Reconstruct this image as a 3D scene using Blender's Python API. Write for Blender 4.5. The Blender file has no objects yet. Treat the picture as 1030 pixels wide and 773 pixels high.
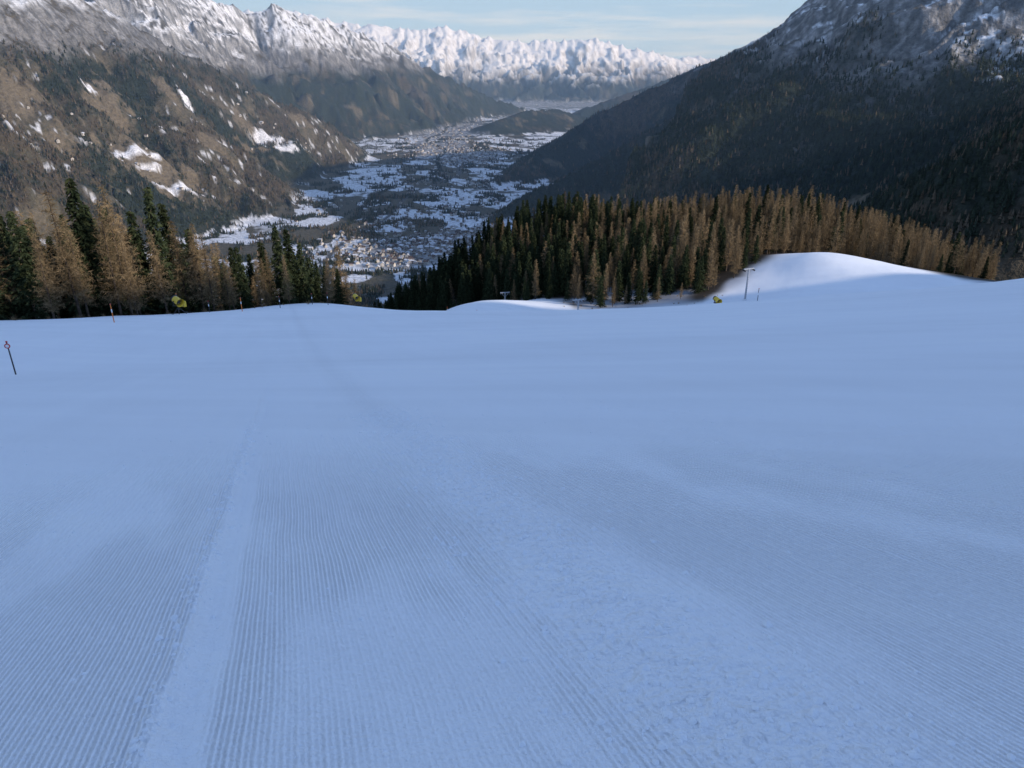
import bpy, math, numpy as np, random, time
from mathutils import Vector
T0=time.time()
rng=np.random.default_rng(7); random.seed(7)
scene=bpy.context.scene
# ------------------------------------------------------------------ image pixels to world points
TH=math.radians(23.57); CT,ST=math.cos(TH),math.sin(TH)
def pixel_bearing(px,py):
    u=(px-515)/744.; v=(386.5-py)/744.
    X=u; Y=CT+v*ST; Z=-ST+v*CT
    return math.atan2(X,Y), Z/math.hypot(X,Y)
def pixel_point(px,py,r):  # back-projects an image pixel to a world point at a guessed distance
    a,t=pixel_bearing(px,py)
    return (r*math.sin(a), r*math.cos(a), r*t)
# ------------------------------------------------------------------ noise
_a=np.arange(65536)/65536.*6.2831853
_CS=np.cos(_a);_SN=np.sin(_a)
def _hi(ix,iy,seed):
    n=(ix*374761393+iy*668265263+seed*1442695041)&0xffffffff
    n=((n^(n>>13))*1274126177)&0xffffffff
    return (n^(n>>16))&0xffff
def _h(ix,iy,seed): return _hi(ix.astype(np.int64),iy.astype(np.int64),seed)/65536.*6.2831853
def gn(x,y,seed=0):
    x,y=np.broadcast_arrays(x,y)
    fx0=np.floor(x);fy0=np.floor(y);fx=x-fx0;fy=y-fy0
    ix=fx0.astype(np.int64);iy=fy0.astype(np.int64)
    u=fx*fx*fx*(fx*(fx*6-15)+10);v=fy*fy*fy*(fy*(fy*6-15)+10)
    def g(a,b):
        h=_hi(ix+a,iy+b,seed);return _CS[h]*(fx-a)+_SN[h]*(fy-b)
    n0=g(0,0)*(1-u)+g(1,0)*u; n1=g(0,1)*(1-u)+g(1,1)*u
    return (n0*(1-v)+n1*v)*1.5
def fbm(x,y,o=4,seed=0,gain=.5):
    s=0;a=1;t=0
    for i in range(o):
        s=s+a*gn(x*2**i,y*2**i,seed+i*17);t+=a;a*=gain
    return s/t
def ridged(x,y,o=4,seed=0,gain=.5):
    s=0;a=1;t=0
    for i in range(o):
        s=s+a*(1-np.abs(gn(x*2**i,y*2**i,seed+i*13))*1.6);t+=a;a*=gain
    return s/t
def ss(a,b,x):
    t=np.clip((x-a)/(b-a),0,1);return t*t*(3-2*t)
# ------------------------------------------------------------------ near ground controls
FA=math.radians(-10); SL=.34
def plane(x,y): return -1.7-SL*(x*math.sin(FA)+y*math.cos(FA))
ctrl=[]
for a in range(0,360,45):
    for r in (6,22):
        x=r*math.sin(math.radians(a));y=r*math.cos(math.radians(a));ctrl.append((x,y,plane(x,y)))
for a in range(75,300,25):
    for r in (100,250,420):
        x=r*math.sin(math.radians(a));y=r*math.cos(math.radians(a));ctrl.append((x,y,plane(x,y)))
for p in [(15,376,42),(-150,325,125),(0,322,120),(100,319,118),(200,316,118),(290,306,125),(320,304,128),(350,307,130),(380,313,132),(410,319,137),
 (450,311,190),(480,304,205),(510,302,210),(545,309,200),(580,319,190),(620,321,180),(680,315,185),(720,308,195),(750,300,205),(790,276,225),
 (830,257,235),(860,266,230),(900,283,215),(940,293,160),(980,290,140),(1030,281,130),(1150,265,130),
 (980,310,190),(1030,300,190),
 (-150,340,175),(0,335,165),(100,335,165),(200,335,165),(320,330,178),(390,345,190),
 (0,375,270),(150,375,270),(300,372,270),(370,350,270),(0,420,420),(200,420,420),(370,390,420),
 (395,322,290),(430,302,300),(465,272,310),(500,250,320),(540,236,325),(570,232,330),(650,240,320),(720,230,320),(800,226,320),(870,247,320),(930,270,310),(980,287,300),(1050,305,300),
 (480,318,245),(830,262,275),
 (500,345,430),(600,330,430),(700,320,430),(800,315,430),(900,320,430),(1000,340,430),(1150,340,400)]:
    ctrl.append(pixel_point(*p))
ctrl=np.array(ctrl)
CC=12.
def _phi(d2): return np.sqrt(d2+CC*CC)
_d=((ctrl[:,None,:2]-ctrl[None,:,:2])**2).sum(2)
_w=np.linalg.solve(_phi(_d)+1e-6*np.eye(len(ctrl)), ctrl[:,2]-plane(ctrl[:,0],ctrl[:,1]))
def near(x,y):
    s=np.zeros_like(x)
    for i in range(len(ctrl)):
        s+=_w[i]*_phi((x-ctrl[i,0])**2+(y-ctrl[i,1])**2)
    return plane(x,y)+s
# ------------------------------------------------------------------ ridges
def R_(pts): return np.array([pixel_point(*p) for p in pts])
ridges=[ # name, pts, slope, gully amp, gully len, jag
 ('A',R_([(-420,-90,5200),(-200,-60,5600),(-60,-45,6000),(75,-8,6500),(150,34,6800),(240,80,7000),(330,125,7500),(375,158,8000)]),.70,130,420,25),
 ('B',R_([(60,-90,10500),(130,-45,10800),(180,-12,11000),(215,2,11300),(240,10,11500),(255,16,11500),(272,5,11500),(300,14,12000),(350,28,12500),(400,50,13000),(450,78,13500),(490,97,14000),(530,110,15000)]),.62,210,700,60),
 ('C',R_([(480,190,5600),(520,165,6000),(560,140,6500),(600,115,7000),(640,95,7200),(700,69,7200),(760,43,7000),(800,18,6800),(835,0,6500),(900,-42,6200),(1000,-95,5800),(1150,-190,5000)]),.55,150,480,18),
 ('C',R_([(492,232,4000),(505,215,4350),(540,195,4700),(600,158,5100),(680,118,5300)]),.50,100,380,18),
 ('C',R_([(1160,60,1900),(1080,100,2300),(1000,80,3100),(940,30,4000)]),.55,130,330,25),
 ('D',R_([(590,108,13000),(650,88,13500),(700,68,14000),(718,61,14200),(780,30,14500)]),.45,60,600,15),
 ('E',R_([(500,122,10300),(530,111,10800),(560,110,11200),(600,120,11500)]),.32,20,400,15),
 ('N',R_([(200,12,23000),(300,12,23000),(350,24,23000),(380,27,22500),(420,31,22500),(450,27,22500),(480,36,22500),(510,41,22300),(545,42,22300),(575,41,22300),(600,40,22300),(620,45,22500),(650,51,22500),(680,60,23000),(700,57,23500),(720,60,24000),(760,58,25000),(900,45,26000)]),.40,330,900,85),
]
LAB={'A':1,'B':2,'C':3,'D':4,'E':5,'N':6}
shade_spur=np.array([(520,-700,420),(470,-420,275),(400,-260,210),(360,-160,168),(350,-80,134),(345,-20,107),(345,20,88),(350,60,60),(355,100,36),(365,150,4),(390,230,-74),(430,330,-190)],float)  # unseen ridge added right of the camera, crest shaped to shade the piste
def poly(x,y,P):
    best=np.full(x.shape,1e12);z=np.zeros_like(x);t=np.zeros_like(x);acc=0
    for i in range(len(P)-1):
        a=P[i];b=P[i+1];dx,dy=b[0]-a[0],b[1]-a[1];L2=dx*dx+dy*dy;L=math.sqrt(L2)
        k=np.clip(((x-a[0])*dx+(y-a[1])*dy)/L2,0,1)
        d=(x-a[0]-k*dx)**2+(y-a[1]-k*dy)**2
        m=d<best;best=np.where(m,d,best);z=np.where(m,a[2]+k*(b[2]-a[2]),z);t=np.where(m,acc+k*L,t);acc+=L
    return np.sqrt(best),z,t
def smax(a,b,k):
    m=np.maximum(a,b);return m+k*np.log(np.exp((a-m)/k)+np.exp((b-m)/k))
def terrain(x,y):
    r=np.hypot(x,y);az=np.arctan2(x,y)
    rc=np.minimum(r,410.);f=rc/np.maximum(r,1e-6)
    zn=near(x*f,y*f)
    back=ss(math.radians(60),math.radians(110),np.abs(az))
    over=np.maximum(r-410,0)
    zn=zn-over*.5*(1-back)+np.minimum(over,2500)*.30*back
    zn=zn+.07*fbm(x/5,y/5,3,5)*ss(4,20,r)+.55*fbm(x/28,y/28,3,9)*ss(20,80,r)
    zn=zn+ss(400,900,r)*60*fbm(x/400,y/400,5,3)
    far=r>300
    ds,zs,ts=poly(x,y,shade_spur)
    zs=zs-.62*ds+3*fbm(x/40,y/40,4,31)*ss(0,80,ds)
    zn=np.where(r>60,smax(zn,zs,4.),zn)
    h=zn.copy()
    fl=-850-.003*(y-4000)+10*fbm(x/900,y/900,3,2)
    rid=np.zeros(x.shape,int);g=np.zeros_like(x)
    xs=x[far];ys=y[far];flf=fl[far]
    hm=flf.copy();rf=np.zeros(xs.shape,int);gf=np.zeros_like(xs);bf=flf+12
    wx=xs+90*fbm(xs/700,ys/700,3,77);wy=ys+90*fbm(xs/700,ys/700,3,78)
    n=fbm(xs/620,ys/620,6,41,.55);n2=fbm(xs/90,ys/90,3,55)
    for i,(nm,P,s,ga,gl,jag) in enumerate(ridges):
        idx=np.where(ys>6500)[0] if nm in 'BDEN' else (np.where(np.hypot(xs,ys)<13000)[0])
        wxi,wyi,fi=wx[idx],wy[idx],flf[idx]
        d,z,t=poly(wxi,wyi,P)
        jg=jag*(ridged(t/gl*2.2,d/gl*.6,4,61+i)-.62)*2*np.exp(-d/gl/1.2)
        rg=ridged(t/gl+.5*fbm(wxi/500,wyi/500,2,5+i),d/(gl*(4.5 if nm!='N' else 2.5)),5,100+i,.58)
        w=ss(0,gl*1.6,d)
        hh=z+jg-s*d-ga*(1-rg)*1.6*w+ga*.35*w
        sc=np.clip((hh-fi)/260,0,1)
        hh=hh+sc*(ga*.45*n[idx]*ss(0,gl*.5,d)+7*n2[idx])
        if nm=='N': hh=hh+sc*60*n2[idx]
        if nm=='C': hh=hh+sc*ss(-350,-50,hh)*14*(ridged(wxi/70,wyi/70,3,91)-.6)
        m=hh>bf[idx];bf[idx]=np.where(m,hh,bf[idx]);rf[idx]=np.where(m,LAB[nm],rf[idx]);gf[idx]=np.where(m,rg,gf[idx])
        hm[idx]=smax(hm[idx],hh,14.)
    h[far]=np.where(r[far]>420,smax(hm,h[far],12.),h[far])
    rid[far]=rf;g[far]=gf
    rid=np.where(far&(zn>h-30)&(zn>fl+15),9,rid)
    return h,rid,g,fl
# ------------------------------------------------------------------ polar sheet
def lg(a,b,n): return np.exp(np.linspace(math.log(a),math.log(b),n,endpoint=False))
R=np.concatenate([lg(.25,1.5,10),lg(1.5,12,250),lg(12,60,120),lg(60,420,220),lg(420,2000,70),lg(2000,9000,330),lg(9000,16000,120),lg(16000,26500,140),[26500.,32000.,45000.]])
AZ=np.radians(np.concatenate([np.arange(-180,-50,3.),np.arange(-50,-46,.5),np.arange(-46,46,.105),np.arange(46.05,50,.5),np.arange(50.1,180,3.)]))
nr,na=len(R),len(AZ)
RR,AA=np.meshgrid(R,AZ,indexing='ij')
X=RR*np.sin(AA);Y=RR*np.cos(AA)
Z,RID,G,FL=[a.reshape(nr,na) for a in terrain(X.ravel(),Y.ravel())]
CX,CY=.951,.309
C=CX*X+CY*Y; Lg=-CY*X+CX*Y
kn=int(np.searchsorted(R,27));sl_=np.s_[:kn]
Xn,Yn,Cn,Ln,Rn=X[sl_],Y[sl_],C[sl_],Lg[sl_],RR[sl_]
nearm=1-ss(14,26,Rn);wob=.05*fbm(Ln/1.2,Ln*0+.3,3,8)
rough=.6+.8*np.maximum(fbm(Xn/.1,Yn/.1,2,29),0)
zz=nearm*rough*(.048*np.exp(-((Cn+.73+wob)/.045)**2)-.028*np.exp(-((Cn+.60+wob)/.07)**2))
zz+=nearm*np.exp(-((Cn-1.5-wob*3)/.28)**2)*(.012+.045*np.maximum(fbm(Xn/.13,Yn/.13,3,21),0))
zz+=nearm*(.010*fbm(Xn/.8,Yn/.8,3,23))
zz+=nearm*(np.exp(-((Cn-4.9-wob*4)/.3)**2)+np.exp(-((Cn+4.6-wob*4)/.25)**2))*(.01+.03*np.maximum(fbm(Xn/.2,Yn/.2,3,25),0))
Z[sl_]+=zz
def gpt(px,py):
    u=(px-515)/744.; v=(386.5-py)/744.
    x=u;y=CT+v*ST;z=-ST+v*CT
    t=1.7/(-z-SL*(x*math.sin(FA)+y*math.cos(FA)));return x*t,y*t
tracks=[((2,7),(9,9.5),.06,-1),((2.2,7.6),(10,10.6),.06,-1),((-6,18),(14,22),.12,-1),((-12,30),(10,34),.2,-1),((4,12),(12,20),.07,-1),((-4,14),(-9,30),.1,-1),((6,5),(1,16),.06,-1),
 (gpt(770,525),gpt(1030,590),.05,1.3),(gpt(640,500),gpt(1010,650),.05,1),(gpt(450,400),gpt(700,440),.12,-1),(gpt(380,430),gpt(430,480),.08,1.4),(gpt(560,400),gpt(1000,440),.16,-1.2),(gpt(100,440),gpt(420,395),.16,-1.2),(gpt(0,520),gpt(150,430),.07,1)]
kt=int(np.searchsorted(R,70))
Xt,Yt=X[:kt],Y[:kt]
for (x0,y0),(x1,y1),wd,sg in tracks:
    L_=math.hypot(x1-x0,y1-y0);tx,ty=(x1-x0)/L_,(y1-y0)/L_
    tt=(Xt-x0)*tx+(Yt-y0)*ty;dd=-(Xt-x0)*ty+(Yt-y0)*tx+.02*L_*np.sin(tt/L_*5)
    Z[:kt]+=sg*(.012+.06*wd)*np.exp(-(dd/wd)**2)*ss(-.6,.6,tt)*ss(L_+.6,L_-.6,tt)*(.7+.6*np.maximum(fbm(Xt/.25,Yt/.25,2,33),-.3))
def gi(x,y,A=None):
    A=Z if A is None else A
    x=np.atleast_1d(np.asarray(x,float));y=np.atleast_1d(np.asarray(y,float))
    i=np.interp(np.hypot(x,y),R,np.arange(nr));j=np.interp(np.arctan2(x,y),AZ,np.arange(na))
    i0=np.clip(i.astype(int),0,nr-2);j0=np.clip(j.astype(int),0,na-2);fi=i-i0;fj=j-j0
    return (A[i0,j0]*(1-fi)+A[i0+1,j0]*fi)*(1-fj)+(A[i0,j0+1]*(1-fi)+A[i0+1,j0+1]*fi)*fj
def hit(px,py,rmin=430):
    a,t=pixel_bearing(px,py);x=R*math.sin(a);y=R*math.cos(a)
    z=gi(x,y);k=np.where((z>=t*R)&(R>rmin))[0]
    if len(k)==0:return None
    k=k[0];return x[k],y[k],z[k]
# ------------------------------------------------------------------ land cover
dzr=np.gradient(Z,axis=0)/np.gradient(RR,axis=0)
dza=np.gradient(Z,axis=1)/(np.gradient(AA,axis=1)*RR)
SLP=np.hypot(dzr,dza)
n1=fbm(X/900,Y/900,4,201);n2=fbm(X/230,Y/230,4,202);n3=fbm(X/60,Y/60,3,203);n4=fbm(X/25,Y/25,2,204)
treeline=np.select([RID==1,RID==2,RID==3,RID==6],[60.,-120.,30.,-420.],150.)+150*n1+90*n2
alp=ss(-70,70,Z-treeline+np.where(RID==3,260*(.6-G),0))
meadow=np.where(RID==1,ss(.17,.25,n2+.45*n1+.35*n3),np.where(RID==3,ss(.36,.46,n2),ss(.25,.35,n2)))
onfloor=(RID==0)&(RR>420)
forest=(1-alp)*(1-meadow)*(RR>420)
forest=np.where(onfloor,ss(.12,.22,n2+.4*n3),forest)
def mix(a,b,t): return a*(1-t[...,None])+b*t[...,None]
c=lambda *v:np.array(v)
larch=ss(-.1,.35,n1+.6*n3+np.where(RID==1,.16,-.12))
col=mix(c(.026,.034,.026),c(.09,.070,.048),larch*.8)*(1+.5*n4)[...,None]
mead=mix(c(.13,.108,.074),c(.085,.077,.054),ss(-.3,.3,n3))
mead=mix(mead,c(.66,.67,.70),((RID==1)|(RID==9))*ss(.36,.44,n3*.9+n4*.5+.3*n1)*.85)
col=mix(col,mead,np.clip(meadow,0,1))
rock=mix(c(.11,.108,.105),c(.24,.23,.22),ss(-.4,.4,n3+n4))
alpc=mix(mead*.75,rock,ss(.40,.80,SLP+.6*n3+.5*n2+np.where(RID==3,.3,0)))
col=mix(col,alpc,alp)
strk=(RID==3)*ss(.50,.30,G+.25*n3)*ss(-350,-50,Z+400*n2)
col=mix(col,rock,np.clip(strk,0,1)*.8)
snl=np.select([RID==1,RID==2,RID==3,RID==6],[330.,110.,90.,-300.],300.)
sn=ss(-120,160,Z-snl+260*n2+150*n3)*(1-ss(.75,1.25,SLP+.5*n3+.3*n4)*.85)
sn=np.where(RID==3,sn*ss(.08,.20,n3+.6*n4+.35*n2+(.60-G)*1.0),sn)
sn=np.where(RID==2,sn*ss(-.26,.08,n3+.6*n4+(.66-G)*.8),sn)
sn=np.where(RID==6,ss(-200,260,Z-snl+300*n2+420*(G-.6)+160*n3)*(1-ss(.9,1.6,SLP+.5*n3)*.7),sn)
col=mix(col,c(.84,.84,.85),np.clip(sn,0,1))
def cells(x,y,s,seed):
    x=x/s;y=y/s;ix=np.floor(x);iy=np.floor(y);b=np.full(x.shape,9.);b2=b.copy();idv=np.zeros_like(x)
    for dx in(-1,0,1):
        for dy in(-1,0,1):
            h=_h(ix+dx,iy+dy,seed)/6.2832;h2=_h(ix+dx,iy+dy,seed+5)/6.2832
            d=np.hypot(ix+dx+h-x,iy+dy+h2-y);m=d<b
            b2=np.where(m,b,np.minimum(b2,d));idv=np.where(m,_h(ix+dx,iy+dy,seed+9)/6.2832,idv);b=np.where(m,d,b)
    return idv,b2-b
idv,ed=cells(X+Y*.3+60*n2,Y*.6+60*n1,190.,301)
field=mix(c(.095,.085,.062),c(.66,.68,.72),ss(.26,.40,idv+.5*n2+.15*n1+.15*n3))
field=field*(1+.25*n4)[...,None]
field=mix(field,c(.05,.048,.04),ss(.06,.02,ed)*.9*ss(-.3,.0,n3+n2))
field=mix(field,c(.028,.034,.028),forest)
rivx=-820+170*np.sin(Y/900)+60*np.sin(Y/310)
riv=ss(34,16,np.abs(X-rivx+25*n3));rdd=ss(20,9,np.abs(X-rivx-180-60*np.sin(Y/700)))
towns=[(425,248,230,110,420),(470,243,130,100,200),(400,262,130,70,90),(352,242,100,140,20),(395,222,120,160,50),(460,215,120,200,60),(330,212,100,200,20),(475,158,200,350,300),(440,150,250,500,280),(455,130,400,1000,300),(410,185,160,260,50),(480,190,150,300,60),(560,102,2500,1400,200)]
tm=np.zeros_like(X)
for px,py,sx,sy,n in towns:
    if n<80:continue
    q=hit(px,py)
    if q is None:continue
    e=np.hypot((X-q[0])/(sx*1.4),(Y-q[1])/(sy*2.0))+.8*n2+.4*n3
    tm=np.maximum(tm,ss(1.1,.7,e))
field=mix(field,mix(c(.14,.14,.14),c(.36,.37,.39),ss(-.2,.4,n4+n3)),tm*.9)
field=mix(field,c(.03,.035,.03),np.maximum(riv,0));field=mix(field,c(.09,.09,.09),rdd)
lowm=np.clip((1-ss(14,55,Z-FL+14*n3+20*n2))*(RR>1200),0,1)
col=mix(col,field,lowm)
forest=forest*(1-lowm)+lowm*(1-tm)*np.clip(ss(.12,.22,n2+.4*n3)*1.3+riv*.7+ss(.06,.02,ed)*.5,0,1.5)
def blob(px,py,rx,ry,colr,rot=0,soft=.35):
    global col,forest
    h=hit(px,py)
    if h is None:return
    dx=X-h[0];dy=Y-h[1];cr,sr=math.cos(rot),math.sin(rot)
    e=np.hypot((dx*cr+dy*sr)/rx,(-dx*sr+dy*cr)/ry)+.8*n3+.7*n2+.4*n4
    m=1-ss(1-soft,1,e)
    col=mix(col,np.array(colr),m);forest=forest*(1-m)
br=(.16,.13,.09);wh=(.78,.78,.80)
for b in [(155,168,300,260,br,.3),(125,158,240,34,wh,.9),(182,186,190,36,wh,.9),(150,172,80,24,wh,.9),(268,140,170,80,wh,.5),(255,152,160,40,br,.5),(8,100,160,260,br,.2),
          (110,105,120,260,br,.6),(170,95,80,200,br,.6),(215,150,100,80,br,.2),(60,140,80,110,br,.4),(300,120,120,80,br,.2),(240,120,100,120,br,.3),(185,95,34,150,wh,.5),(290,150,90,40,wh,.5),(90,90,40,30,wh,.6)]:
    blob(*b)
pxs=[-60,-25,-12,-11,-8,-3,2,5,10,15,18,21,24,27,31,35,60]
prs=[150,122,124,140,232,240,232,208,204,206,232,250,256,250,235,220,300]
prb=np.interp(np.degrees(AA),pxs,prs)
pist=1-ss(-7,5,RR-prb+9*n4+8*n3)
pist=np.where(np.abs(AA)>math.radians(70),1,pist)
ffl=mix(c(.05,.04,.03),c(.5,.51,.54),ss(.16,.4,n4+.5*n3))
a1=math.radians(-18);u1=X*math.cos(a1)-Y*math.sin(a1);v1=X*math.sin(a1)+Y*math.cos(a1)
kf=int(np.searchsorted(R,430));tone=np.ones_like(X)
tone[:kf]=1+.03*fbm(u1[:kf]/1.6,v1[:kf]/28,5,71,.6)+.06*fbm(X[:kf]/30,Y[:kf]/18,4,72)+.06*fbm((X[:kf]*.5+Y[:kf])/2.2,(X[:kf]-Y[:kf]*.5)/26,4,73,.6)
colnear=mix(ffl,c(.89,.892,.90),pist)*tone[...,None]
tuft=ss(.12,.3,n4+.3*n3)*ss(12,2,np.abs(RR-prb+6))*(np.abs(np.degrees(AA)+28)<16)*.7
colnear=mix(colnear,c(.12,.09,.05),np.clip(tuft,0,1))
col=mix(col,colnear,1-ss(400,450,RR))
col=np.clip(col,.01,.92)
worn=np.zeros_like(X);worn[sl_]=ss(-.35,.05,fbm(u1[sl_]/1.5,v1[sl_]/5,4,81,.6))*.6+.4
warp=np.zeros_like(X);warp[sl_]=.02*fbm(Xn/1.1,Yn/1.1,2,83)
worn[sl_]*=(1-ss(4.5,12,Rn))*(1-.8*np.exp(-((Cn-1.5-wob*3)/.35)**2))*(1-.9*ss(.16,.06,np.abs(Cn+.60+wob)))
# ------------------------------------------------------------------ materials
def newmat(n):
    m=bpy.data.materials.new(n);m.use_nodes=True;nt=m.node_tree
    return m,nt,nt.nodes['Principled BSDF']
def N(nt,t,**k):
    n=nt.nodes.new(t)
    for a,b in k.items(): setattr(n,a,b)
    return n
def L(nt,a,b): nt.links.new(a,b)
def math_(nt,op,a,b=None,c_=None):
    n=N(nt,'ShaderNodeMath',operation=op)
    for i,v in enumerate((a,b,c_)):
        if v is None: continue
        if isinstance(v,(int,float)): n.inputs[i].default_value=v
        else: L(nt,v,n.inputs[i])
    return n.outputs[0]
def noise(nt,vec,scale,detail=3,rough=.55):
    n=N(nt,'ShaderNodeTexNoise');n.inputs['Scale'].default_value=scale;n.inputs['Detail'].default_value=detail;n.inputs['Roughness'].default_value=rough
    L(nt,vec,n.inputs['Vector']);return n.outputs['Fac']
def mapr(nt,v,a,b,c0=0,c1=1):
    n=N(nt,'ShaderNodeMapRange');L(nt,v,n.inputs[0])
    for i,q in enumerate((a,b,c0,c1)): n.inputs[i+1].default_value=q
    return n.outputs[0]
def simple(n,colr,rough=.6,metal=0,var=.15,sc=3):
    m,nt,p=newmat(n);tc=N(nt,'ShaderNodeTexCoord');f=noise(nt,tc.outputs['Object'],sc)
    mx=N(nt,'ShaderNodeMix',data_type='RGBA');L(nt,f,mx.inputs[0])
    mx.inputs[6].default_value=[q*(1-var) for q in colr]+[1];mx.inputs[7].default_value=[min(1,q*(1+var)) for q in colr]+[1]
    L(nt,mx.outputs[2],p.inputs['Base Color']);p.inputs['Roughness'].default_value=rough;p.inputs['Metallic'].default_value=metal
    return m
msnow,nt,p=newmat('groomed_snow')
at=N(nt,'ShaderNodeAttribute',attribute_name='col');tc=N(nt,'ShaderNodeTexCoord');ob=tc.outputs['Object']
aw=N(nt,'ShaderNodeAttribute',attribute_name='worn').outputs['Fac'];ap=N(nt,'ShaderNodeAttribute',attribute_name='warp').outputs['Fac']
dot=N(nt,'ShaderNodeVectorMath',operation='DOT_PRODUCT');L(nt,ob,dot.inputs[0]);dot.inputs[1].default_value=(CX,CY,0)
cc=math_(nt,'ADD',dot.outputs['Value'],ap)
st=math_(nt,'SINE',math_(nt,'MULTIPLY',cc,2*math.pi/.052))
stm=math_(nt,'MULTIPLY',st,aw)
fine=noise(nt,ob,42,2,.7);med=noise(nt,ob,9,2,.65)
strp=math_(nt,'ABSOLUTE',math_(nt,'SUBTRACT',cc,1.5));stripm=mapr(nt,strp,.15,.6,1,.12)
hgt=math_(nt,'ADD',math_(nt,'MULTIPLY',stm,.0105),math_(nt,'ADD',math_(nt,'MULTIPLY',fine,.014),math_(nt,'MULTIPLY',math_(nt,'MULTIPLY',med,stripm),.075)))
bp=N(nt,'ShaderNodeBump');bp.inputs['Strength'].default_value=1;bp.inputs['Distance'].default_value=1;L(nt,hgt,bp.inputs['Height'])
L(nt,bp.outputs[0],p.inputs['Normal'])
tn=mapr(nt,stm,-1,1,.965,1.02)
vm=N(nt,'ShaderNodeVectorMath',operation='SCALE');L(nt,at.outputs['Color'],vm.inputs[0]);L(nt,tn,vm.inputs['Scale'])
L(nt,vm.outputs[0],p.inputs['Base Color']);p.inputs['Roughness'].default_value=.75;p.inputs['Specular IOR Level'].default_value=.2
mmt,nt,p=newmat('mountain_land')
at=N(nt,'ShaderNodeAttribute',attribute_name='col');tc=N(nt,'ShaderNodeTexCoord');ob=tc.outputs['Object']
f1=noise(nt,ob,.06,3,.7)
tone_=mapr(nt,f1,.3,.7,.6,1.35)
vm=N(nt,'ShaderNodeVectorMath',operation='SCALE');L(nt,at.outputs['Color'],vm.inputs[0]);L(nt,tone_,vm.inputs['Scale'])
L(nt,vm.outputs[0],p.inputs['Base Color']);p.inputs['Roughness'].default_value=.9;p.inputs['Specular IOR Level'].default_value=.1
bp=N(nt,'ShaderNodeBump');bp.inputs['Distance'].default_value=11;bp.inputs['Strength'].default_value=.9;L(nt,f1,bp.inputs['Height']);L(nt,bp.outputs[0],p.inputs['Normal'])
# ------------------------------------------------------------------ terrain mesh
def mesh_np(name,V,F,mats=(),smooth=False,matidx=None):
    me=bpy.data.meshes.new(name);V=np.asarray(V,np.float32);F=np.asarray(F,np.int32);k=F.shape[1]
    me.vertices.add(len(V));me.vertices.foreach_set('co',V.ravel())
    me.loops.add(F.size);me.loops.foreach_set('vertex_index',F.ravel())
    me.polygons.add(len(F));me.polygons.foreach_set('loop_start',np.arange(0,F.size,k,dtype=np.int32))
    if smooth: me.polygons.foreach_set('use_smooth',np.ones(len(F),bool))
    if matidx is not None: me.polygons.foreach_set('material_index',np.asarray(matidx,np.int32))
    for m in mats: me.materials.append(m)
    me.update(calc_edges=True)
    return me
V=np.stack([X,Y,Z],-1).reshape(-1,3)
I,J=np.meshgrid(np.arange(nr-1),np.arange(na),indexing='ij');J2=(J+1)%na
F=np.stack([I*na+J,I*na+J2,(I+1)*na+J2,(I+1)*na+J],-1).reshape(-1,4)[:,::-1]
mi=(R[I]>425).astype(int).ravel()
me=mesh_np('terrain',V,F,(msnow,mmt),True,mi)
ca=me.attributes.new('col','FLOAT_COLOR','POINT')
ca.data.foreach_set('color',np.concatenate([col,np.ones((nr,na,1))],-1).astype(np.float32).ravel())
for nm,A_ in (('worn',worn),('warp',warp)):
    ca=me.attributes.new(nm,'FLOAT','POINT');ca.data.foreach_set('value',A_.astype(np.float32).ravel())
terr=bpy.data.objects.new('terrain',me);scene.collection.objects.link(terr)
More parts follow.
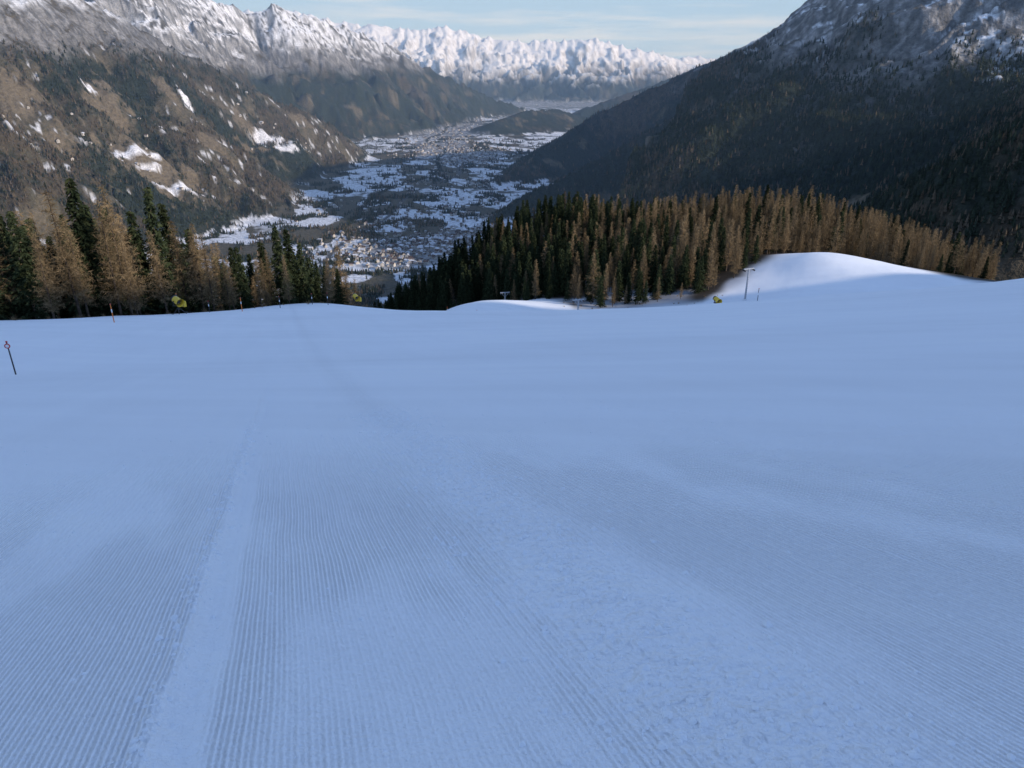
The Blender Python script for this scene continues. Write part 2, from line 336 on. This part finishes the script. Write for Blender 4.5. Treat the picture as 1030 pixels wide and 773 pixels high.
# ------------------------------------------------------------------ helpers
def obj(name,me,loc=(0,0,0),rz=0,sc=1,parent=None):
    o=bpy.data.objects.new(name,me);o.location=loc;o.rotation_euler=(0,0,rz)
    o.scale=(sc,sc,sc) if isinstance(sc,(int,float)) else sc
    if parent:o.parent=parent
    scene.collection.objects.link(o);return o
def instancer(name,P,sc,rz,pk,sources):
    P=np.asarray(P,np.float32);me=bpy.data.meshes.new(name);me.vertices.add(len(P));me.vertices.foreach_set('co',P.ravel())
    a=me.attributes.new('sc','FLOAT_VECTOR','POINT');a.data.foreach_set('vector',np.asarray(sc,np.float32).ravel())
    a=me.attributes.new('rz','FLOAT','POINT');a.data.foreach_set('value',np.asarray(rz,np.float32))
    a=me.attributes.new('pk','INT','POINT');a.data.foreach_set('value',np.asarray(pk,np.int32))
    o=obj(name,me);ng=bpy.data.node_groups.new(name+'_scatter','GeometryNodeTree')
    ng.interface.new_socket('Geometry',in_out='INPUT',socket_type='NodeSocketGeometry');ng.interface.new_socket('Geometry',in_out='OUTPUT',socket_type='NodeSocketGeometry')
    gi_=ng.nodes.new('NodeGroupInput');go=ng.nodes.new('NodeGroupOutput');ip=ng.nodes.new('GeometryNodeInstanceOnPoints');jn=ng.nodes.new('GeometryNodeJoinGeometry')
    for s in sources:
        oi=ng.nodes.new('GeometryNodeObjectInfo');oi.inputs['Object'].default_value=s;oi.inputs['As Instance'].default_value=True
        ng.links.new(oi.outputs['Geometry'],jn.inputs[0])
    def na_(nm,dt):
        n=ng.nodes.new('GeometryNodeInputNamedAttribute');n.data_type=dt;n.inputs['Name'].default_value=nm
        return [q for q in n.outputs if q.enabled and q.name=='Attribute'][0]
    ng.links.new(gi_.outputs[0],ip.inputs['Points']);ng.links.new(jn.outputs[0],ip.inputs['Instance'])
    ip.inputs['Pick Instance'].default_value=True
    ng.links.new(na_('pk','INT'),ip.inputs['Instance Index'])
    cx=ng.nodes.new('ShaderNodeCombineXYZ');ng.links.new(na_('rz','FLOAT'),cx.inputs[2])
    er=ng.nodes.new('FunctionNodeEulerToRotation');ng.links.new(cx.outputs[0],er.inputs[0]);ng.links.new(er.outputs[0],ip.inputs['Rotation'])
    ng.links.new(na_('sc','FLOAT_VECTOR'),ip.inputs['Scale']);ng.links.new(ip.outputs[0],go.inputs[0])
    md=o.modifiers.new('scatter','NODES');md.node_group=ng;return o
def treemat(n,c1,c2,sc=.9,var=.35):
    m,nt,p=newmat(n);tc=N(nt,'ShaderNodeTexCoord');f=noise(nt,tc.outputs['Object'],sc,1)
    mx=N(nt,'ShaderNodeMix',data_type='RGBA');L(nt,mapr(nt,f,.35,.65),mx.inputs[0]);mx.inputs[6].default_value=(*c1,1);mx.inputs[7].default_value=(*c2,1)
    oi=N(nt,'ShaderNodeObjectInfo');vm=N(nt,'ShaderNodeVectorMath',operation='SCALE');L(nt,mx.outputs[2],vm.inputs[0]);L(nt,mapr(nt,oi.outputs['Random'],0,1,1-var,1+var),vm.inputs['Scale'])
    L(nt,vm.outputs[0],p.inputs['Base Color']);p.inputs['Roughness'].default_value=.85;p.inputs['Specular IOR Level'].default_value=.0;return m
mneed=treemat('spruce_needles',(.022,.032,.017),(.055,.066,.032))
mlar=treemat('larch_twigs',(.16,.115,.065),(.31,.22,.12))
mbark=treemat('bark',(.07,.055,.042),(.13,.10,.078),2)
mlard=treemat('larch_distant',(.08,.064,.046),(.13,.10,.068))
mneedd=treemat('spruce_distant',(.022,.030,.022),(.042,.050,.033))
def tube(pts,rad,n=6):
    V=[];F=[]
    for i,(q,r) in enumerate(zip(pts,rad)):
        for k in range(n):
            a=2*math.pi*k/n;V.append((q[0]+r*math.cos(a),q[1]+r*math.sin(a),q[2]))
    for i in range(len(pts)-1):
        for k in range(n):
            a=i*n+k;b=i*n+(k+1)%n;F.append((a,b,b+n));F.append((a,b+n,a+n))
    return np.array(V),np.array(F)
def make_tree(kind,H,Rm,seed,base=1.2):
    g=np.random.default_rng(seed);s_=kind=='s'
    lean=g.normal(0,.012,2)
    hs=np.linspace(-1,H,9);V0,F0=tube([(lean[0]*h,lean[1]*h,h) for h in hs],[(.24 if s_ else .2)*(1-max(h,0)/H)+.015 for h in hs])
    step=.30 if s_ else .33
    zs=np.arange(base,H-.12,step);gp=g.uniform(0,6.28,2)
    nb=7 if s_ else 6
    z=np.repeat(zs,nb)+g.normal(0,.1,len(zs)*nb);n=len(z);a=g.uniform(0,6.2832,n);t=z/H
    gap=.78+.24*np.sin(a*2+gp[0]+z*.6)*np.sin(z*.9+gp[1])
    ln=Rm*(1-np.clip(t,0,1))**.80*g.uniform(.5,1.15,n)*gap*np.where(t>.2,1,.45+2.75*t)+.12
    d=np.stack([np.cos(a),np.sin(a),a*0],-1);side=np.stack([-d[:,1],d[:,0],a*0],-1)
    o=np.stack([lean[0]*z,lean[1]*z,z],-1);el=(-.28-.25*(1-t)) if s_ else g.uniform(-.15,.35,n)
    tip=o+d*ln[:,None];tip[:,2]+=el*ln
    T=[np.stack([o+side*.045,o-side*.045,tip],1)]
    m=np.maximum(3,(ln*(7 if s_ else 9)).astype(int));ix=np.repeat(np.arange(n),m);k=len(ix)
    s=g.uniform(.08,1.03,k);c0=o[ix]+(tip-o)[ix]*s[:,None];D=d[ix];S=side[ix]
    if s_:
        dr=D*g.uniform(.2,.9,(k,1))+S*(g.choice([-1,1],(k,1))*g.uniform(.3,1,(k,1)));dr[:,2]+=g.uniform(-.75,.05,k)
        Ln_=g.uniform(.3,.6,k)*(1.15-.5*s)*1.4;wd=g.uniform(.10,.20,k)
    else:
        dr=D*g.uniform(-.1,.7,(k,1))+S*g.normal(0,.6,(k,1));dr[:,2]+=g.uniform(-.8,.6,k)
        Ln_=g.uniform(.35,.85,k);wd=g.uniform(.022,.042,k)
    dr=dr/np.linalg.norm(dr,axis=1)[:,None]*Ln_[:,None]
    pp=np.cross(dr,g.normal(size=(k,3)));pp=pp/np.linalg.norm(pp,axis=1)[:,None]*wd[:,None]
    T.append(np.stack([c0+pp,c0-pp,c0+dr],1))
    if s_:
        e=c0+dr*.9;e[:,2]-=.18;T.append(np.stack([c0+pp*.4+dr*.4,c0+dr*.5-pp*1.2,e],1)[::2])
    T=np.concatenate(T).reshape(-1,3)
    Fb=np.arange(len(T)).reshape(-1,3)+len(V0)
    return mesh_np('spruce_tree' if s_ else 'larch_tree',np.concatenate([V0,T]),np.concatenate([F0,Fb]),(mneed if s_ else mlar,mbark),False,np.concatenate([np.ones(len(F0),int),np.zeros(len(Fb),int)]))
SP=[make_tree('s',18,3.6+.3*i,40+i,1.0+.4*i) for i in range(4)]
LA=[make_tree('l',18,3.3+.35*i,60+i,2.0+.5*i) for i in range(4)]
# ------------------------------------------------------------------ left tree stand
def plant(px,top,r,kind,hmin=9,hmax=26):
    a,t=pixel_bearing(px,top);x=r*math.sin(a);y=r*math.cos(a);g=float(gi(x,y)[0])
    h=min(max(t*r-g,hmin),hmax);me=random.choice(SP if kind=='s' else LA)
    w=h/18*random.uniform(.85,1.15) if kind=='s' else h/18*random.uniform(.9,1.2)
    return obj('spruce_tree' if kind=='s' else 'larch_tree',me,(x,y,g-.1),random.uniform(0,6.28),(w,w,h/18))
first={}
for px,top,r,k in [(8,212,128,'s'),(20,226,135,'s'),(70,178,130,'s'),(84,203,138,'s'),(145,188,140,'s'),(163,204,146,'s'),(128,210,150,'s'),(235,248,150,'s'),(250,254,160,'s'),
   (276,226,150,'s'),(288,230,155,'s'),(300,244,150,'s'),(318,264,160,'s'),(186,230,160,'s'),(50,190,124,'l'),(105,186,128,'l'),(96,200,126,'l'),(120,214,132,'l'),(190,224,130,'l'),(203,236,127,'l'),
   (216,244,134,'l'),(335,270,150,'l'),(347,281,150,'l'),(174,220,132,'l'),(32,234,122,'l'),(262,260,138,'l'),(152,230,128,'l'),(-20,200,130,'l'),(-35,215,130,'s'),(228,262,130,'l'),(340,242,175,'l'),(-60,205,135,'s'),(358,292,160,'l')]:
    o=plant(px,top,r,k);first.setdefault(k,[]).append(o)
for i in range(120):
    px=random.uniform(-90,345);pr=np.interp(px,[-90,60,150,230,290,345],[200,195,205,240,235,282])
    r=random.uniform(126,200);plant(px,pr+random.uniform(4,50),r,'s' if random.random()<.42 else 'l')
# ------------------------------------------------------------------ right wooded hill (mass)
def uniq(L_):
    o_=[];s=set()
    for o in L_:
        if o.data.name not in s:s.add(o.data.name);o_.append(o)
    return o_
srcS=uniq(first['s']);srcL=uniq(first['l'])
P=[];S=[];RZ=[];ML=[];occ={};tries=0
while len(P)<2600 and tries<90000:
    tries+=1
    px=random.uniform(368,992);r=random.uniform(200,400)
    a,_=pixel_bearing(px,300);nb=np.interp(px,[372,400,440,500,560,600,680,730,780,830,880,930,992],[290,275,250,236,216,204,206,220,252,268,262,248,240])
    if r<nb or random.random()>r/400:continue
    x=r*math.sin(a);y=r*math.cos(a);q=(int(x/3.1),int(y/3.1))
    if q in occ:continue
    occ[q]=1;P.append((x,y))
    h=random.uniform(9,17)*np.interp(px,[372,420,500,900,992],[.7,.85,1,1,.75])
    if r<nb+10:h*=random.uniform(.45,.95)
    w=h/18*random.uniform(.85,1.2);S.append((w,w,h/18));RZ.append(random.uniform(0,6.28))
    ML.append(random.random()<np.interp(px,[372,520,620,720,992],[.04,.14,.55,.85,.92])+.2*float(gn(np.array([x/22]),np.array([y/22]),4)[0]))
P=np.array(P);P=np.column_stack([P,gi(P[:,0],P[:,1])-.2]);S=np.array(S);RZ=np.array(RZ);ml=np.array(ML);rr=rng.uniform(0,1,len(ml))
instancer('spruce_forest',P[~ml],S[~ml],RZ[~ml],(rr[~ml]*len(srcS)).astype(int),srcS)
instancer('larch_forest',P[ml],S[ml],RZ[ml],(rr[ml]*len(srcL)).astype(int),srcL)
# ------------------------------------------------------------------ far forests
def lowtree(name,mat,fat):
    V=[];F=[]
    for k,(z0,z1,rad) in enumerate([(1.,8,2.6*fat),(6,15,1.7*fat)]):
        b=len(V)
        for i in range(6):
            a=math.pi/3*i+k*.5;V.append((rad*math.cos(a)*(.8+.4*(i%2)),rad*math.sin(a)*(.8+.4*(i%2)),z0-.6*(i%2)))
        V.append((0,0,z1))
        for i in range(6):F.append((b+i,b+(i+1)%6,b+6))
    b=len(V)
    for i in range(3):V.append((.25*math.cos(i*2.1),.25*math.sin(i*2.1),-2))
    V.append((0,0,8))
    for i in range(3):F.append((b+i,b+(i+1)%3,b+3))
    return mesh_np(name,V,F,(mat,))
lt=[]
for nm,m,f,px,py in [('spruce_tree',mneedd,1,1000,200),('larch_tree',mlard,1.05,120,140)]:
    h=hit(px,py);lt.append(obj(nm,lowtree(nm+'_far',m,f),h))
NC=460000
a=np.radians(rng.uniform(-37,37,NC));r=1500*(9500/1500)**(rng.uniform(0,1,NC)**.8)
x=r*np.sin(a);y=r*np.cos(a);ff=gi(x,y,forest);lf=gi(x,y,larch)
keep=rng.uniform(0,1,NC)<np.clip(ff,0,1.5)*np.clip(.25+.9*(9500-r)/8000,.2,1)*.5
x,y,r,lf=x[keep],y[keep],r[keep],lf[keep];z=gi(x,y);n=len(x)
hh=rng.uniform(.7,1.5,n)*np.interp(r,[1500,9000],[.9,1.5]);isl=rng.uniform(0,1,n)<.08+.65*lf
s=np.stack([hh*1.2,hh*1.2,hh*rng.uniform(.8,1.1,n)],-1);rz=rng.uniform(0,6.28,n);Pm=np.stack([x,y,z],-1)
instancer('distant_spruce_forest',Pm[~isl],s[~isl],rz[~isl],np.zeros((~isl).sum()),[lt[0]])
instancer('distant_larch_forest',Pm[isl],s[isl],rz[isl],np.zeros(isl.sum()),[lt[1]])
# ------------------------------------------------------------------ village
mwall=treemat('house_plaster',(.38,.35,.31),(.55,.52,.48),.1,.3);mroof=treemat('house_roof',(.07,.05,.045),(.14,.10,.09),.1,.5)
mrsn=treemat('house_roof_snow',(.5,.51,.54),(.68,.69,.72),.1,.2);mwin=simple('window_glass',(.03,.035,.045),.2)
def house(name,w,l,h,rm):
    V=[(-w,-l,-2),(w,-l,-2),(w,l,-2),(-w,l,-2),(-w,-l,h),(w,-l,h),(w,l,h),(-w,l,h),(0,-l,h+w*.55),(0,l,h+w*.55)]
    F=[(0,1,5,4),(2,3,7,6),(1,2,6,5),(3,0,4,7),(4,5,8,8),(6,7,9,9)];mi=[0]*6
    e=w+1.2;q=l+1.3;zt=h+w*.55+.35;ze=h-.35
    b=len(V);V+=[(-e,-q,ze),(0,-q,zt),(0,q,zt),(-e,q,ze),(e,-q,ze),(e,q,ze)]
    F+=[(b,b+1,b+2,b+3),(b+1,b+4,b+5,b+2)];mi+=[1,1]
    for sx in(-1,1):
        for fl in range(int(h//3)):
            for k in(-.6,0,.6):
                b=len(V);z=1.+fl*3;X_=sx*(w+.06);V+=[(X_,k*l-.7,z),(X_,k*l+.7,z),(X_,k*l+.7,z+1.4),(X_,k*l-.7,z+1.4)];F.append((b,b+1,b+2,b+3));mi.append(2)
    for k in(-.5,.5):
        for fl in range(int(h//3)):
            b=len(V);z=1.+fl*3;V+=[(k*w-.7,-l-.06,z),(k*w+.7,-l-.06,z),(k*w+.7,-l-.06,z+1.4),(k*w-.7,-l-.06,z+1.4)];F.append((b,b+1,b+2,b+3));mi.append(2)
    me=bpy.data.meshes.new(name);me.from_pydata(V,[],[tuple(dict.fromkeys(f)) for f in F])
    for m in(mwall,rm,mwin):me.materials.append(m)
    me.polygons.foreach_set('material_index',mi);me.update();return me
hs=[]
for i,(w,l,h,rm,px,py) in enumerate([(5,7,6.5,mroof,430,255),(7,9,9,mrsn,460,248),(6,8,8,mroof,410,245)]):
    q=hit(px,py);hs.append(obj('alpine_house',house('alpine_house',w,l,h,rm),q,.4*i))
P=[]
for px,py,sx,sy,n in towns+[(140,160,150,120,14),(275,135,200,120,16),(60,130,200,200,10)]:
    q=hit(px,py)
    if q is None:continue
    gx=rng.normal(q[0],sx,n);gy=rng.normal(q[1],sy*1.4,n)
    gx=np.round(gx/26)*26+rng.normal(0,5,n);gy=np.round(gy/32)*32+rng.normal(0,6,n)
    ok=(gi(gx,gy,lowm)>.6)|(n<17)
    P.append(np.stack([gx,gy],-1)[ok])
P=np.concatenate(P);zv=gi(P[:,0],P[:,1]);n=len(P);s=rng.uniform(.75,1.4,n)
instancer('distant_village',np.column_stack([P,zv]),np.stack([s,s,s*rng.uniform(.8,1.3,n)],-1),rng.choice([0,1.57,.3,1.2,.5],n)+rng.normal(0,.15,n),rng.integers(0,3,n),hs)
# ------------------------------------------------------------------ shrubs
def shrub():
    g=np.random.default_rng(3);T=[]
    for i in range(40):
        a=g.uniform(0,6.28);e=g.uniform(.6,1.5);o=g.normal(0,.12,3)*[1,1,0];d=np.array([math.cos(a)*math.cos(e),math.sin(a)*math.cos(e),math.sin(e)])*g.uniform(.4,1.2)
        pp=np.cross(d,g.normal(size=3));pp=pp/np.linalg.norm(pp)*.015;T+=[o+pp,o-pp,o+d]
    return mesh_np('shrub',np.array(T),np.arange(len(T)).reshape(-1,3),(mlar,))
P=[]
for i in range(75):
    if i<50: px=random.uniform(0,380);r=random.uniform(120,134)
    else: px=random.uniform(560,735);r=random.uniform(200,212)
    a,_=pixel_bearing(px,300);P.append((r*math.sin(a),r*math.cos(a)))
P=np.array(P);z=gi(P[:,0],P[:,1])
sh=obj('shrub',shrub(),(P[0][0],P[0][1],z[0]),0,.8);n=len(P)-1;s=rng.uniform(.35,1.,n)
instancer('shrubs',np.column_stack([P,z])[1:],np.stack([s,s,s],-1),rng.uniform(0,6,n),np.zeros(n),[sh])
# ------------------------------------------------------------------ snow crumbs
mcr=simple('snow_crumb',(.85,.86,.87),.8,0,.03,20)
import bmesh
bm=bmesh.new();bmesh.ops.create_icosphere(bm,subdivisions=2,radius=1)
for v in bm.verts:
    nz=float(gn(np.array([v.co.x*1.7+v.co.z]),np.array([v.co.y*1.7-v.co.z]),9)[0]);v.co*=1+.45*nz;v.co.z*=.75
me=bpy.data.meshes.new('snow_lump');bm.to_mesh(me);bm.free();me.materials.append(mcr)
n=6500;lgv=1.2+12*rng.uniform(0,1,n)**1.3;which=rng.uniform(0,1,n)
cv=np.where(which<.55,1.5+rng.normal(0,.32,n),np.where(which<.68,-.74+rng.normal(0,.06,n),rng.uniform(-5,6,n)))
x=CX*cv-CY*lgv;y=CY*cv+CX*lgv;z=gi(x,y);s=.004+.020*rng.uniform(0,1,n)**5+.002*lgv/6
s=np.where((which>.68),s*.65,s)
lump=obj('snow_lump',me,(x[0],y[0],z[0]),0,.02)
instancer('snow_crumbs',np.column_stack([x,y,z])[1:],np.stack([s,s,s],-1)[1:],rng.uniform(0,6,n-1),np.zeros(n-1),[lump])
# ------------------------------------------------------------------ piste furniture
myel=simple('yellow_paint',(.75,.50,.04),.4);mdark=simple('dark_steel',(.05,.05,.055),.5,.5);mgal=simple('galvanised_steel',(.42,.43,.45),.45,.6)
mred=simple('red_plastic',(.55,.04,.03),.4);mwht=simple('white_paint',(.78,.78,.78),.5);morg=simple('orange_plastic',(.75,.2,.03),.5)
def cyl(p0,p1,r0,r1,mat,name,parent,n=14,cap=True):
    p0=Vector(p0);p1=Vector(p1);d=p1-p0;bm=bmesh.new()
    bmesh.ops.create_cone(bm,cap_ends=cap,segments=n,radius1=r0,radius2=r1,depth=d.length)
    q=d.to_track_quat('Z','Y').to_matrix().to_4x4();q.translation=(p0+p1)/2;bm.transform(q)
    me=bpy.data.meshes.new(name);bm.to_mesh(me);bm.free();me.materials.append(mat);return obj(name,me,parent=parent)
def box(c0,s,mat,name,parent,bev=.02):
    bm=bmesh.new();bmesh.ops.create_cube(bm,size=1)
    for v in bm.verts:v.co=Vector((v.co.x*s[0]+c0[0],v.co.y*s[1]+c0[1],v.co.z*s[2]+c0[2]))
    bmesh.ops.bevel(bm,geom=bm.edges[:],offset=bev,segments=2,affect='EDGES')
    me=bpy.data.meshes.new(name);bm.to_mesh(me);bm.free();me.materials.append(mat);return obj(name,me,parent=parent)
def root(name,px,py,r,rz=0,sc=1):
    a,t=pixel_bearing(px,py);x=r*math.sin(a);y=r*math.cos(a);z=float(gi(x,y)[0])
    e=bpy.data.objects.new(name,None);e.location=(x,y,z);e.rotation_euler=(0,0,rz);e.scale=(sc,)*3;scene.collection.objects.link(e);return e
def cannon(px,py,r,rz,sc=1):
    e=root('snow_cannon',px,py,r,rz,sc)
    for k in range(3):
        a=k*2.094+.5;cyl((.95*math.cos(a),.95*math.sin(a),-.15),(0,0,.95),.05,.06,mdark,'leg_%d'%(k+1),e)
        cyl((.95*math.cos(a),.95*math.sin(a),-.05),(.95*math.cos(a),.95*math.sin(a),.04),.16,.16,mdark,'foot_%d'%(k+1),e)
    cyl((0,0,.6),(0,0,1.25),.09,.09,mdark,'column',e)
    box((0,0,1.28),(.5,1.15,.1),mdark,'yoke_base',e)
    for s in(-1,1):box((0,s*.56,1.6),(.16,.07,.7),mdark,'yoke_arm',e)
    t=Vector((1,0,.25)).normalized();c0=Vector((0,0,1.85))
    cyl(c0-t*.6,c0+t*.45,.47,.47,myel,'fan_housing',e,24,False)
    cyl(c0-t*.78,c0-t*.6,.56,.47,myel,'air_intake',e,24,False)
    cyl(c0+t*.45,c0+t*.75,.47,.42,mdark,'nozzle_ring',e,24,False)
    cyl(c0-t*.4,c0+t*.3,.2,.14,mdark,'fan_motor',e)
    for k in range(6):
        a=k*math.pi/3;u=Vector((0,1,0));w=t.cross(u);cyl(c0-t*.3,c0-t*.34+(u*math.cos(a)+w*math.sin(a))*.46,.05,.03,mdark,'fan_blade_%d'%(k+1),e,6)
    box((-.1,-.78,1.25),(.55,.4,.75),myel,'control_box',e)
    cyl((0,0,2.3),(0,0,2.75),.02,.02,mgal,'beacon_mast',e);cyl((0,0,2.72),(0,0,2.84),.06,.05,morg,'beacon',e)
    return e
cannon(181,318,113,2.5,1.1);cannon(359,312,125,2.2,.9);cannon(601,322,174,1.2,1.0);cannon(720,312,188,2.0,1.35)
def marker(px,py,r,h=1.9,disc=True,col_=None):
    e=root('piste_marker_pole',px,py,r,random.uniform(-.3,.3));k=1 if disc else 1.5
    cyl((0,0,-.3),(0,0,h),.035*k,.03*k,mdark if disc else (col_ or morg),'pole',e)
    cyl((0,0,h-.05),(0,0,h+.02),.045*k,.045*k,mred,'cap',e)
    if disc:
        cyl((0,-.05,h-.22),(0,-.03,h-.22),.13,.13,mred,'disc',e,24);cyl((0,-.06,h-.22),(0,-.052,h-.22),.08,.08,mwht,'disc_face',e,24)
    else: cyl((0,0,h*.55),(0,0,h*.72),.06,.06,mwht,'band',e)
    return e
marker(16,377,42,1.75)
for q in [(118,338,88,2.1),(245,322,106,2.0),(331,316,118,2.0),(315,313,120,1.8),(756,345,120,2.4),(283,318,114,1.8),(212,320,112,1.7),(480,330,150,1.8),(640,322,168,2.0),(690,318,180,2.0),(450,316,175,2.)]:
    marker(q[0],q[1],q[2],q[3],False,random.choice([morg,mdark,mdark]))
def pylon(px,py,r,h,rz,name='lift_pylon'):
    e=root(name,px,py,r,rz)
    cyl((0,0,-.5),(0,0,h),.26,.19,mgal,'mast',e,16);cyl((0,0,-.3),(0,0,.35),.55,.55,mwht,'footing',e,16)
    box((0,0,h+.1),(3.2,.3,.28),mgal,'crossarm',e)
    for s in(-1,1):
        box((s*1.45,0,h-.18),(.12,1.5,.14),mdark,'sheave_beam',e)
        for k in(-.55,-.18,.18,.55):cyl((s*1.45-.06,k,h-.32),(s*1.45+.06,k,h-.32),.17,.17,mdark,'sheave',e,14)
        cyl((s*.2,0,h-1.3),(s*1.2,0,h),.05,.05,mgal,'brace',e,8)
    for k in range(10):cyl((-.18,-.27,1+k*.6),(.18,-.27,1+k*.6),.02,.02,mdark,'rung_%d'%(k+1),e,6)
    return e
pylon(749,304,203,8.6,.35);pylon(581,320,190,4.8,.3);pylon(508,300,232,4.4,.2)
# ------------------------------------------------------------------ haze
mh=bpy.data.materials.new('valley_haze');mh.use_nodes=True;nt=mh.node_tree;nt.nodes.clear()
vs=N(nt,'ShaderNodeVolumeScatter');vs.inputs['Color'].default_value=(.48,.71,1,1);vs.inputs['Density'].default_value=2.7e-5;vs.inputs['Anisotropy'].default_value=.1
ou=N(nt,'ShaderNodeOutputMaterial');L(nt,vs.outputs[0],ou.inputs['Volume'])
bm=bmesh.new();bmesh.ops.create_cube(bm,size=1)
for v in bm.verts:v.co=Vector((v.co.x*36000,14300+v.co.y*26000,v.co.z*3000+300))
me=bpy.data.meshes.new('valley_haze');bm.to_mesh(me);bm.free();me.materials.append(mh);obj('valley_haze',me)
# ------------------------------------------------------------------ light, sky, camera
SA,SE=math.radians(115),math.radians(20)
sd=Vector((math.sin(SA)*math.cos(SE),math.cos(SA)*math.cos(SE),math.sin(SE)))
sl=bpy.data.lights.new('sun','SUN');sl.energy=4.5;sl.angle=math.radians(.53);sl.color=(1,.89,.76)
so=bpy.data.objects.new('sun',sl);so.rotation_euler=sd.to_track_quat('Z','Y').to_euler();scene.collection.objects.link(so)
w=bpy.data.worlds.new('World');scene.world=w;w.use_nodes=True;nt=w.node_tree;bg=nt.nodes['Background']
sky=N(nt,'ShaderNodeTexSky',sky_type='NISHITA');sky.sun_disc=False;sky.sun_elevation=SE;sky.sun_rotation=SA;sky.altitude=1900;sky.dust_density=.1;sky.air_density=1.2;sky.ozone_density=2.5
tint=N(nt,'ShaderNodeVectorMath',operation='MULTIPLY');L(nt,sky.outputs[0],tint.inputs[0]);tint.inputs[1].default_value=(1.72,1.62,1.8)
tc=N(nt,'ShaderNodeTexCoord');mp=N(nt,'ShaderNodeMapping');mp.inputs['Scale'].default_value=(1.6,1.6,22);mp.inputs['Rotation'].default_value=(0,.03,0);L(nt,tc.outputs['Generated'],mp.inputs[0])
cf=noise(nt,mp.outputs[0],2.4,7,.6)
sx=N(nt,'ShaderNodeSeparateXYZ');L(nt,tc.outputs['Generated'],sx.inputs[0])
cm=mapr(nt,sx.outputs['Z'],.08,.45,.9,.15)
cl=N(nt,'ShaderNodeMix',data_type='RGBA');L(nt,mapr(nt,cf,.44,.62,0,1),cl.inputs[0]);cl.inputs[6].default_value=(2.6,4.1,5.7,1);cl.inputs[7].default_value=(4.5,5.2,6.0,1)
mx=N(nt,'ShaderNodeMix',data_type='RGBA');L(nt,cm,mx.inputs[0]);L(nt,tint.outputs[0],mx.inputs[6]);L(nt,cl.outputs[2],mx.inputs[7])
L(nt,mx.outputs[2],bg.inputs[0]);bg.inputs[1].default_value=.15
scene.view_settings.view_transform='Standard';scene.view_settings.look='None';scene.view_settings.exposure=0
cd=bpy.data.cameras.new('camera');cd.sensor_width=36;cd.lens=744/1030*36;cd.clip_start=.1;cd.clip_end=90000
co=bpy.data.objects.new('camera',cd);co.location=(0,0,0);co.rotation_euler=(math.pi/2-TH,0,0);scene.collection.objects.link(co);scene.camera=co
